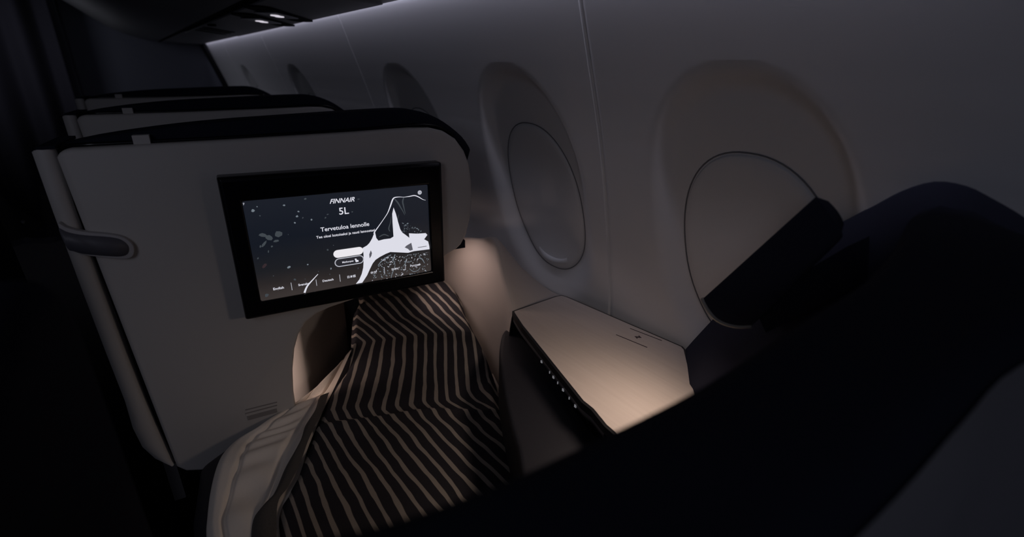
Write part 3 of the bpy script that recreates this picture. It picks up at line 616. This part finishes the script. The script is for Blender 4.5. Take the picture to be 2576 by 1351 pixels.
# left and right edges with height, from foot to head
BL = []
BL += [(seatpt(.31, 1.75, -.62), seatpt(.52, 1.75, -.64))]
for a, b in (([(0.4531,1.3193,-0.6400)], [(0.7384,1.2670,-0.6400)]), ([(0.4131,1.2563,-0.6400)], [(0.7236,1.1772,-0.6450)]), ([(0.3800,1.1883,-0.6450)], [(0.6804,1.0756,-0.6500)]), ([(0.3509,1.1185,-0.6520)], [(0.6486,0.9776,-0.6550)]),
             ([(0.3503,1.1302,-0.7000)], [(0.6587,0.9536,-0.7000)]), ([(0.3386,1.1410,-0.7450)], [(0.6561,0.9115,-0.7450)]), ([(0.2981,1.1332,-0.7750)], [(0.6472,0.8730,-0.7750)]), ([(0.2650,1.0998,-0.7850)], [(0.6244,0.8275,-0.7850)]), ([(0.2340,1.0474,-0.7870)], [(0.5996,0.7705,-0.7870)]), ([(0.2044,1.0063,-0.7870)], [(0.5713,0.7112,-0.7870)]),
             ([(0.1677,0.9515,-0.7870)], [(0.5432,0.6516,-0.7870)]), ([(0.1352,0.8950,-0.7870)], [(0.5158,0.5859,-0.7870)]), ([(0.0985,0.8439,-0.7870)], [(0.4896,0.5289,-0.7870)]), ([(0.0657,0.7983,-0.7870)], [(0.4634,0.4692,-0.7870)])): BL.append((a[0], b[0]))
BL.append(((.03, .62, -.787), (.46, .50, -.787))); BL.append(((.0, .40, -.787), (.42, .34, -.787)))
UT = [(9.98,10.35,10.71,11.06,11.35,11.63,11.89,12.29,12.76,13.24,13.71,14.16,14.59,14.99,15.17),
 (9.76,10.19,10.58,10.95,11.27,11.57,11.85,12.23,12.73,13.23,13.73,14.20,14.64,15.03,15.21),
 (9.45,9.95,10.38,10.79,11.15,11.48,11.79,12.16,12.69,13.22,13.75,14.25,14.71,15.08,15.29),
 (9.05,9.59,10.11,10.57,11.01,11.36,11.71,12.06,12.65,13.21,13.77,14.30,14.81,15.15,15.39),
 (8.47,9.18,9.77,10.30,10.80,11.23,11.61,11.97,12.59,13.20,13.80,14.36,14.90,15.23,15.51),
 (7.94,8.68,9.37,10.00,10.55,11.07,11.50,11.90,12.52,13.19,13.82,14.42,15.00,15.33,15.66),
 (7.47,8.21,8.96,9.65,10.29,10.89,11.38,11.83,12.45,13.17,13.83,14.47,15.05,15.44,15.82),
 (7.03,7.82,8.57,9.31,10.02,10.68,11.25,11.75,12.37,13.14,13.83,14.50,15.10,15.54,15.98),
 (6.64,7.49,8.28,9.02,9.78,10.49,11.14,11.67,12.29,13.10,13.81,14.50,15.13,15.63,16.11),
 (6.37,7.23,8.07,8.81,9.58,10.33,11.04,11.59,12.20,13.05,13.78,14.49,15.14,15.68,16.20),
 (6.15,7.01,7.88,8.64,9.41,10.19,10.94,11.52,12.12,12.99,13.74,14.46,15.13,15.70,16.25),
 (5.98,6.83,7.72,8.50,9.27,10.06,10.84,11.46,12.03,12.92,13.69,14.42,15.11,15.70,16.28),
 (5.84,6.69,7.58,8.39,9.15,9.95,10.74,11.39,11.96,12.84,13.62,14.36,15.07,15.68,16.28),
 (5.71,6.55,7.45,8.28,9.04,9.85,10.64,11.32,11.90,12.75,13.55,14.30,15.01,15.64,16.26),
 (5.59,6.43,7.32,8.18,8.93,9.74,10.54,11.25,11.83,12.65,13.47,14.22,14.94,15.59,16.22),
 (5.46,6.30,7.18,8.07,8.82,9.63,10.43,11.17,11.76,12.53,13.37,14.13,14.85,15.52,16.17),
 (5.31,6.15,7.03,7.94,8.69,9.49,10.30,11.07,11.67,12.41,13.27,14.03,14.76,15.45,16.12),
 (5.14,6.00,6.86,7.78,8.55,9.33,10.15,10.95,11.57,12.26,13.15,13.91,14.64,15.35,16.05),
 (4.97,5.85,6.70,7.60,8.41,9.16,9.98,10.80,11.46,12.09,13.01,13.77,14.51,15.23,15.95),
 (4.79,5.69,6.54,7.41,8.27,8.99,9.80,10.63,11.35,11.96,12.83,13.64,14.38,15.10,15.82),
 (4.60,5.52,6.37,7.22,8.10,8.85,9.64,10.45,11.22,11.86,12.66,13.48,14.25,14.96,15.69),
 (4.40,5.32,6.21,7.01,7.91,8.70,9.48,10.28,11.07,11.75,12.50,13.31,14.12,14.82,15.54),
 (4.20,5.10,6.01,6.83,7.70,8.53,9.31,10.11,10.90,11.62,12.35,13.13,13.99,14.69,15.40),
 (3.97,4.88,5.78,6.64,7.49,8.36,9.16,9.94,10.74,11.49,12.22,12.96,13.84,14.56,15.26),
 (3.72,4.66,5.56,6.45,7.29,8.17,9.01,9.80,10.58,11.36,12.12,12.83,13.69,14.46,15.14),
 (3.49,4.43,5.34,6.24,7.10,7.97,8.86,9.66,10.44,11.22,12.03,12.71,13.53,14.32,14.96),
 (3.28,4.20,5.12,6.03,6.91,7.78,8.69,9.52,10.30,11.07,11.86,12.58,13.34,14.16,14.80),
 (3.07,3.97,4.90,5.81,6.72,7.60,8.49,9.36,10.14,10.92,11.71,12.45,13.17,13.99,14.64),
 (2.87,3.76,4.69,5.60,6.52,7.41,8.30,9.19,9.98,10.77,11.56,12.31,13.03,13.81,14.49),
 (2.64,3.55,4.47,5.40,6.31,7.23,8.11,9.02,9.83,10.63,11.41,12.17,12.91,13.65,14.34),
 (2.41,3.35,4.25,5.19,6.10,7.04,7.92,8.84,9.68,10.48,11.27,12.03,12.78,13.50,14.19),
 (2.19,3.14,4.04,4.98,5.89,6.85,7.74,8.65,9.51,10.33,11.12,11.88,12.65,13.37,14.05),
 (1.97,2.94,3.84,4.78,5.69,6.64,7.56,8.46,9.35,10.17,10.98,11.74,12.51,13.30,14.14),
 (1.79,2.74,3.65,4.58,5.50,6.44,7.38,8.28,9.18,10.02,10.83,11.60,12.44,13.36,14.22),
 (1.59,2.54,3.48,4.39,5.32,6.24,7.21,8.10,9.02,9.87,10.69,11.55,12.50,13.43,14.31),
 (1.43,2.44,3.40,4.32,5.24,6.09,7.05,7.93,8.86,9.75,10.66,11.59,12.58,13.50,14.39),
 (1.38,2.48,3.46,4.38,5.29,6.14,7.03,7.89,8.85,9.79,10.72,11.66,12.65,13.56,14.46),
 (1.46,2.57,3.53,4.43,5.33,6.19,7.07,7.93,8.91,9.84,10.77,11.73,12.71,13.63,14.54),
 (1.54,2.65,3.58,4.48,5.37,6.23,7.11,7.97,8.95,9.89,10.83,11.79,12.78,13.68,14.61),
 (1.62,2.72,3.63,4.52,5.40,6.26,7.15,8.01,9.00,9.94,10.88,11.85,12.83,13.74,14.68),
 (1.69,2.78,3.67,4.56,5.43,6.29,7.18,8.05,9.03,9.98,10.93,11.91,12.89,13.80,14.75),
 (1.75,2.83,3.70,4.58,5.45,6.31,7.20,8.08,9.07,10.02,10.98,11.97,12.94,13.85,14.83),
 (1.82,2.87,3.73,4.61,5.47,6.33,7.23,8.12,9.10,10.06,11.03,12.02,12.99,13.91,14.90),
 (1.89,2.91,3.75,4.63,5.49,6.35,7.25,8.15,9.13,10.09,11.08,12.08,13.04,13.97,14.98),
 (1.95,2.94,3.77,4.64,5.50,6.37,7.26,8.17,9.15,10.13,11.12,12.13,13.08,14.02,15.06),
 (1.99,2.97,3.79,4.65,5.51,6.37,7.28,8.19,9.17,10.16,11.17,12.17,13.13,14.08,15.15),
 (2.01,2.97,3.79,4.65,5.51,6.37,7.28,8.20,9.19,10.18,11.20,12.21,13.17,14.14,15.24),
 (2.01,2.97,3.78,4.64,5.49,6.36,7.28,8.21,9.20,10.20,11.23,12.25,13.21,14.20,15.33),
 (2.00,2.95,3.76,4.62,5.48,6.35,7.27,8.21,9.20,10.21,11.26,12.27,13.25,14.25,15.41),
 (1.92,2.90,3.73,4.59,5.45,6.33,7.26,8.21,9.20,10.21,11.27,12.29,13.27,14.30,15.48),
 (1.79,2.82,3.68,4.54,5.42,6.30,7.24,8.19,9.18,10.20,11.28,12.31,13.30,14.34,15.55),
 (1.65,2.73,3.61,4.48,5.37,6.26,7.21,8.16,9.16,10.18,11.27,12.32,13.31,14.38,15.61),
 (1.51,2.63,3.54,4.42,5.32,6.21,7.17,8.13,9.13,10.16,11.27,12.32,13.33,14.42,15.67),
 (1.39,2.53,3.46,4.35,5.26,6.16,7.13,8.09,9.10,10.13,11.26,12.32,13.34,14.45,15.73),
 (1.28,2.43,3.39,4.29,5.21,6.12,7.09,8.06,9.06,10.10,11.25,12.32,13.35,14.48,15.56),
 (1.19,2.35,3.33,4.24,5.16,6.07,7.06,8.03,9.04,10.08,11.24,12.32,13.36,14.51,15.44),
 (1.13,2.27,3.27,4.19,5.12,6.04,7.03,8.01,9.01,10.06,11.23,12.32,13.36,14.54,15.35),
 (1.08,2.22,3.23,4.16,5.10,6.02,7.01,7.99,9.00,10.04,11.22,12.32,13.37,14.44,15.18),
 (1.05,2.16,3.19,4.13,5.07,5.99,6.99,7.97,8.98,10.02,11.22,12.31,13.37,14.34,15.03),
 (1.02,2.12,3.15,4.10,5.05,5.97,6.98,7.96,8.96,10.00,11.21,12.31,13.37,14.28,14.87),
 (1.01,2.08,3.12,4.08,5.02,5.96,6.96,7.94,8.94,9.98,11.20,12.30,13.36,14.20,14.72),
 (0.99,2.04,3.09,4.06,5.01,5.94,6.95,7.93,8.93,9.97,11.19,12.30,13.30,14.05,14.63),
 (0.98,2.01,3.07,4.05,4.99,5.93,6.94,7.92,8.92,9.96,11.18,12.29,13.21,13.89,14.53),
 (0.98,1.98,3.05,4.04,4.98,5.92,6.93,7.92,8.91,9.95,11.18,12.26,13.11,13.77,14.44),
 (0.96,1.96,3.03,4.03,4.98,5.92,6.93,7.92,8.91,9.95,11.18,12.24,13.03,13.68,14.35),
 (0.94,1.94,3.02,4.03,4.97,5.92,6.94,7.92,8.91,9.95,11.18,12.11,12.95,13.60,14.26),
 (0.93,1.93,3.02,4.03,4.98,5.93,6.95,7.93,8.92,9.96,11.16,11.93,12.84,13.52,14.16),
 (0.93,1.93,3.02,4.04,4.99,5.94,6.96,7.95,8.94,9.97,11.11,11.78,12.68,13.38,14.07),
 (0.93,1.93,3.02,4.05,5.00,5.96,6.98,7.97,8.95,9.95,10.92,11.62,12.39,13.16,13.99),
 (0.93,1.93,3.03,4.07,5.02,5.98,7.00,7.99,8.89,9.84,10.72,11.47,12.21,12.96,13.89),
 (0.93,1.93,3.03,4.08,5.03,5.99,7.02,7.94,8.78,9.72,10.56,11.31,12.11,12.86,13.80),
 (0.92,1.93,3.03,4.03,5.04,6.01,6.90,7.82,8.67,9.60,10.43,11.12,11.99,12.76,13.69),
 (0.88,1.90,2.98,3.94,4.95,6.01,6.79,7.69,8.56,9.47,10.32,10.93,11.85,12.66,13.58),
 (0.72,1.79,2.84,3.83,4.81,5.83,6.67,7.56,8.44,9.33,10.21,10.85,11.71,12.53,13.45),
 (0.59,1.68,2.71,3.73,4.69,5.66,6.54,7.42,8.32,9.18,10.08,10.76,11.57,12.39,13.31),
 (0.46,1.55,2.59,3.62,4.57,5.51,6.41,7.28,8.21,9.04,9.93,10.66,11.44,12.24,13.16),
 (0.33,1.42,2.48,3.48,4.46,5.35,6.25,7.14,8.09,8.92,9.76,10.54,11.33,12.08,13.02),
 (0.19,1.26,2.36,3.32,4.28,5.19,6.09,6.98,7.97,8.80,9.61,10.41,11.23,11.95,12.89),
 (0.03,1.07,2.23,3.08,4.09,5.02,5.92,6.82,7.81,8.67,9.47,10.26,11.15,11.86,12.77),
 (-0.17,0.91,1.72,2.81,3.88,4.85,5.74,6.65,7.64,8.54,9.34,10.08,11.07,11.78,12.66),
 (-0.38,0.74,1.60,2.52,3.62,4.65,5.57,6.48,7.46,8.41,9.22,9.96,10.98,11.70,12.55),
 (-0.60,0.55,1.48,2.34,3.35,4.44,5.42,6.35,7.31,8.28,9.12,9.88,10.86,11.61,12.44),
 (-0.83,0.34,1.35,2.20,3.20,4.27,5.28,6.22,7.18,8.15,9.00,9.78,10.70,11.50,12.33),
 (-1.06,0.11,1.21,2.05,3.05,4.10,5.13,6.09,7.05,8.01,8.87,9.69,10.55,11.37,12.22),
 (-1.27,-0.14,1.06,1.91,2.91,3.93,4.97,5.94,6.93,7.86,8.74,9.58,10.42,11.23,12.12),
 (-1.48,-0.38,0.86,1.77,2.76,3.77,4.81,5.80,6.79,7.71,8.60,9.47,10.31,11.08,12.02),
 (-1.68,-0.61,0.63,1.63,2.61,3.64,4.66,5.65,6.63,7.57,8.47,9.34,10.17,10.93,11.91),
 (-1.85,-0.85,0.43,1.50,2.46,3.50,4.52,5.51,6.49,7.43,8.33,9.20,10.05,10.81,11.79),
 (-2.00,-1.02,0.25,1.36,2.32,3.37,4.38,5.37,6.34,7.29,8.19,9.06,9.91,10.70,11.66),
 (-2.12,-1.15,0.08,1.22,2.18,3.24,4.25,5.24,6.21,7.16,8.04,8.91,9.77,10.58,11.52),
 (-2.25,-1.28,-0.08,1.08,2.03,3.11,4.13,5.10,6.04,7.03,7.90,8.76,9.63,10.45,11.37),
 (-2.38,-1.41,-0.24,0.92,1.91,2.99,4.01,4.95,5.87,6.88,7.77,8.62,9.48,10.33,11.21),
 (-2.51,-1.54,-0.39,0.76,1.78,2.86,3.87,4.80,5.71,6.70,7.62,8.48,9.33,10.20,11.02),
 (-2.65,-1.68,-0.54,0.60,1.64,2.72,3.72,4.66,5.56,6.51,7.47,8.33,9.18,10.07,10.90),
 (-2.79,-1.82,-0.70,0.44,1.47,2.54,3.57,4.51,5.41,6.33,7.32,8.19,9.03,9.93,10.77),
 (-2.92,-1.97,-0.85,0.28,1.29,2.35,3.42,4.37,5.27,6.14,7.16,8.04,8.89,9.79,10.65),
 (-3.06,-2.11,-1.00,0.12,1.12,2.14,3.26,4.22,5.13,6.00,7.01,7.89,8.75,9.65,10.53),
 (-3.24,-2.24,-1.15,-0.04,0.95,1.94,3.10,4.07,4.99,5.89,6.85,7.74,8.60,9.50,10.40),
 (-3.44,-2.38,-1.32,-0.22,0.78,1.76,2.92,3.92,4.85,5.78,6.70,7.59,8.46,9.35,10.27),
 (-3.64,-2.52,-1.48,-0.40,0.61,1.58,2.72,3.76,4.70,5.66,6.57,7.44,8.32,9.20,10.14),
 (-3.83,-2.67,-1.64,-0.57,0.46,1.44,2.52,3.60,4.56,5.53,6.45,7.28,8.17,9.05,10.01),
 (-4.01,-2.82,-1.80,-0.73,0.30,1.30,2.35,3.44,4.41,5.40,6.34,7.13,8.03,8.91,9.87),
 (-4.19,-2.97,-1.94,-0.89,0.16,1.17,2.20,3.29,4.26,5.25,6.24,6.99,7.88,8.77,9.73),
 (-4.37,-3.14,-2.08,-1.04,0.02,1.03,2.05,3.15,4.11,5.09,6.15,6.87,7.73,8.63,9.58),
 (-4.57,-3.30,-2.22,-1.19,-0.13,0.90,1.93,3.01,3.96,4.94,6.07,6.76,7.59,8.49,9.43),
 (-4.74,-3.47,-2.35,-1.33,-0.28,0.76,1.80,2.85,3.81,4.79,5.98,6.66,7.44,8.34,9.27),
 (-4.92,-3.63,-2.48,-1.46,-0.42,0.63,1.67,2.71,3.67,4.64,5.83,6.57,7.27,8.18,9.10),
 (-5.09,-3.80,-2.62,-1.59,-0.57,0.49,1.54,2.57,3.53,4.49,5.67,6.47,7.11,8.01,8.93),
 (-5.26,-3.96,-2.75,-1.72,-0.71,0.36,1.41,2.44,3.39,4.33,5.49,6.39,6.97,7.85,8.76),
 (-5.42,-4.12,-2.88,-1.83,-0.86,0.23,1.28,2.32,3.26,4.18,5.29,6.32,6.87,7.69,8.61),
 (-5.58,-4.28,-3.00,-1.94,-1.00,0.10,1.15,2.21,3.13,4.03,5.09,6.25,6.79,7.55,8.47),
 (-5.74,-4.44,-3.15,-2.05,-1.12,-0.03,1.03,2.12,3.02,3.91,4.93,6.19,6.73,7.43,8.35),
 (-5.90,-4.59,-3.29,-2.16,-1.22,-0.15,0.92,2.03,2.91,3.80,4.81,6.15,6.67,7.33,8.26),
 (-6.06,-4.74,-3.43,-2.27,-1.32,-0.27,0.82,1.95,2.83,3.72,4.72,6.11,6.64,7.27,8.21),
 (-6.21,-4.88,-3.56,-2.37,-1.41,-0.38,0.73,1.87,2.77,3.65,4.66,6.09,6.62,7.26,8.21),
 (-6.36,-5.02,-3.69,-2.46,-1.49,-0.49,0.64,1.80,2.71,3.60,4.61,6.08,6.62,7.27,8.24),
 (-6.51,-5.16,-3.81,-2.55,-1.57,-0.59,0.57,1.74,2.66,3.56,4.58,6.06,6.61,7.30,8.29),
 (-6.65,-5.30,-3.93,-2.64,-1.64,-0.69,0.49,1.67,2.62,3.51,4.53,6.05,6.61,7.31,8.32),
 (-6.79,-5.43,-4.06,-2.73,-1.70,-0.80,0.40,1.60,2.56,3.45,4.47,6.03,6.60,7.31,8.33),
 (-6.92,-5.55,-4.18,-2.82,-1.77,-0.92,0.31,1.52,2.50,3.37,4.39,6.01,6.57,7.26,8.30),
 (-7.04,-5.67,-4.30,-2.91,-1.83,-1.03,0.20,1.41,2.43,3.27,4.26,5.90,6.52,7.17,8.21),
 (-7.16,-5.80,-4.42,-3.02,-1.90,-1.13,0.07,1.28,2.35,3.14,4.08,5.66,6.45,7.00,8.05),
 (-7.28,-5.92,-4.55,-3.15,-1.96,-1.23,-0.09,1.12,2.26,2.99,3.88,5.21,6.37,6.88,7.81),
 (-7.40,-6.04,-4.68,-3.28,-2.05,-1.33,-0.28,0.94,2.17,2.85,3.69,4.81,6.29,6.76,7.54),
 (-7.47,-6.17,-4.80,-3.41,-2.15,-1.42,-0.47,0.77,2.08,2.73,3.50,4.53,6.21,6.64,7.23),
 (-7.31,-6.03,-4.80,-3.54,-2.26,-1.50,-0.67,0.61,2.01,2.62,3.32,4.22,6.14,6.55,6.97),
 (-7.15,-5.84,-4.59,-3.36,-2.27,-1.57,-0.85,0.45,1.86,2.52,3.16,3.96,6.05,6.45,6.86),
 (-7.01,-5.68,-4.39,-3.14,-2.06,-1.51,-1.00,0.32,1.72,2.45,3.03,3.81,5.36,6.37,6.77),
 (-6.91,-5.55,-4.24,-2.97,-1.95,-1.43,-0.83,0.26,1.60,2.40,2.96,3.71,4.86,6.32,6.71)]
FA, FB = [(0.1842,1.0058,-0.7870), (0.5786,0.7990,-0.7870)]
FN = Vector((FA[1] - FB[1], FB[0] - FA[0])).normalized()
Lc = smoothpoly([a for a, b in BL], 8, False); Rc = smoothpoly([b for a, b in BL], 8, False)
rows = []; uvs = []; NJ = 70; dist = 0; prev = None
for i, (a, b) in enumerate(zip(Lc, Rc)):
    a, b = Vector(a), Vector(b); L = []
    mid = (a + b) / 2
    if prev is not None: dist += (mid - prev).length
    prev = mid
    for j in range(NJ + 1):
        t = j / NJ; q = a.lerp(b, t)
        e = min(t, 1 - t); drop = .02 * (1 - sstep(0, .05, e))
        fold = .009 * math.exp(-(((q.x - FA[0]) * FN[0] + (q.y - FA[1]) * FN[1] + .004 * math.sin(t * 9)) / .010) ** 2)
        wr_ = .6 * (.0035 * math.sin(q.y * 31 + 5 * t + math.sin(t * 9)) + .003 * math.sin(q.x * 23 - q.y * 17) + .002 * math.sin(q.y * 80 + q.x * 30))
        hump = .014 * math.sin(math.pi * t)
        L.append((q.x, q.y, q.z + fold + wr_ + hump - drop + .004))
        c = t * 14; c0 = min(int(c), 13); uvs.append((UT[i][c0] + (UT[i][c0 + 1] - UT[i][c0]) * (c - c0) + 20, dist / .0335 * .5))
    rows.append(L)
bl = mk('blanket', *grid(rows), bm_, uv=uvs, label='dark blanket with thin wavy pale stripes spread along the bed', cat='blanket')
# turned-down hem along the aisle edge
hm = mat('blanket hem brown grey', (.10, .088, .078), .95, bump=.4, scale=200)
rows = []
for i in range(8 * 8, len(Lc)):
    a = Vector(Lc[i]); w = .021 + .004 * math.sin(i * .35) + .010 * min(1, max(0, (i - 90) / 20))
    rows.append([(a.x + .010, a.y, a.z + .012), (a.x - .006, a.y, a.z + .012), (a.x - w * .6, a.y + .002, a.z + .010), (a.x - w, a.y, a.z + .001)])
mk('hem', *grid(rows), hm, bl)

# ------------------------------------------------------------------ across the aisle, barely lit
cx = thing('centre_seat_pod', (-.45, 1.7, -1.35), 'dark centre row seat across the aisle at the left edge of the view', 'aircraft seat')
pc = [(1.45, -.20), (1.52, -.25), (1.56, -.36), (1.58, -.52), (1.50, -.56), (1.50, -1.35), (.9, -1.35), (.9, -.2)]
o = mk('side_panel', *prism([(y, z) for y, z in pc], lambda p: (-.62 + 0, p[0] + 0, p[1]), lambda p: (-.262 - .0, p[0], p[1])), M['navy'], cx); bevel(o, .03, 4)
mk('seat_glint', *tube([(-0.2178,1.4300,-0.3138), (-0.2157,1.4300,-0.3177), (-0.2130,1.4300,-0.3190)], .006, 8), M['metal'], cx)  # small metal bead added as a bright glint on the dark seat
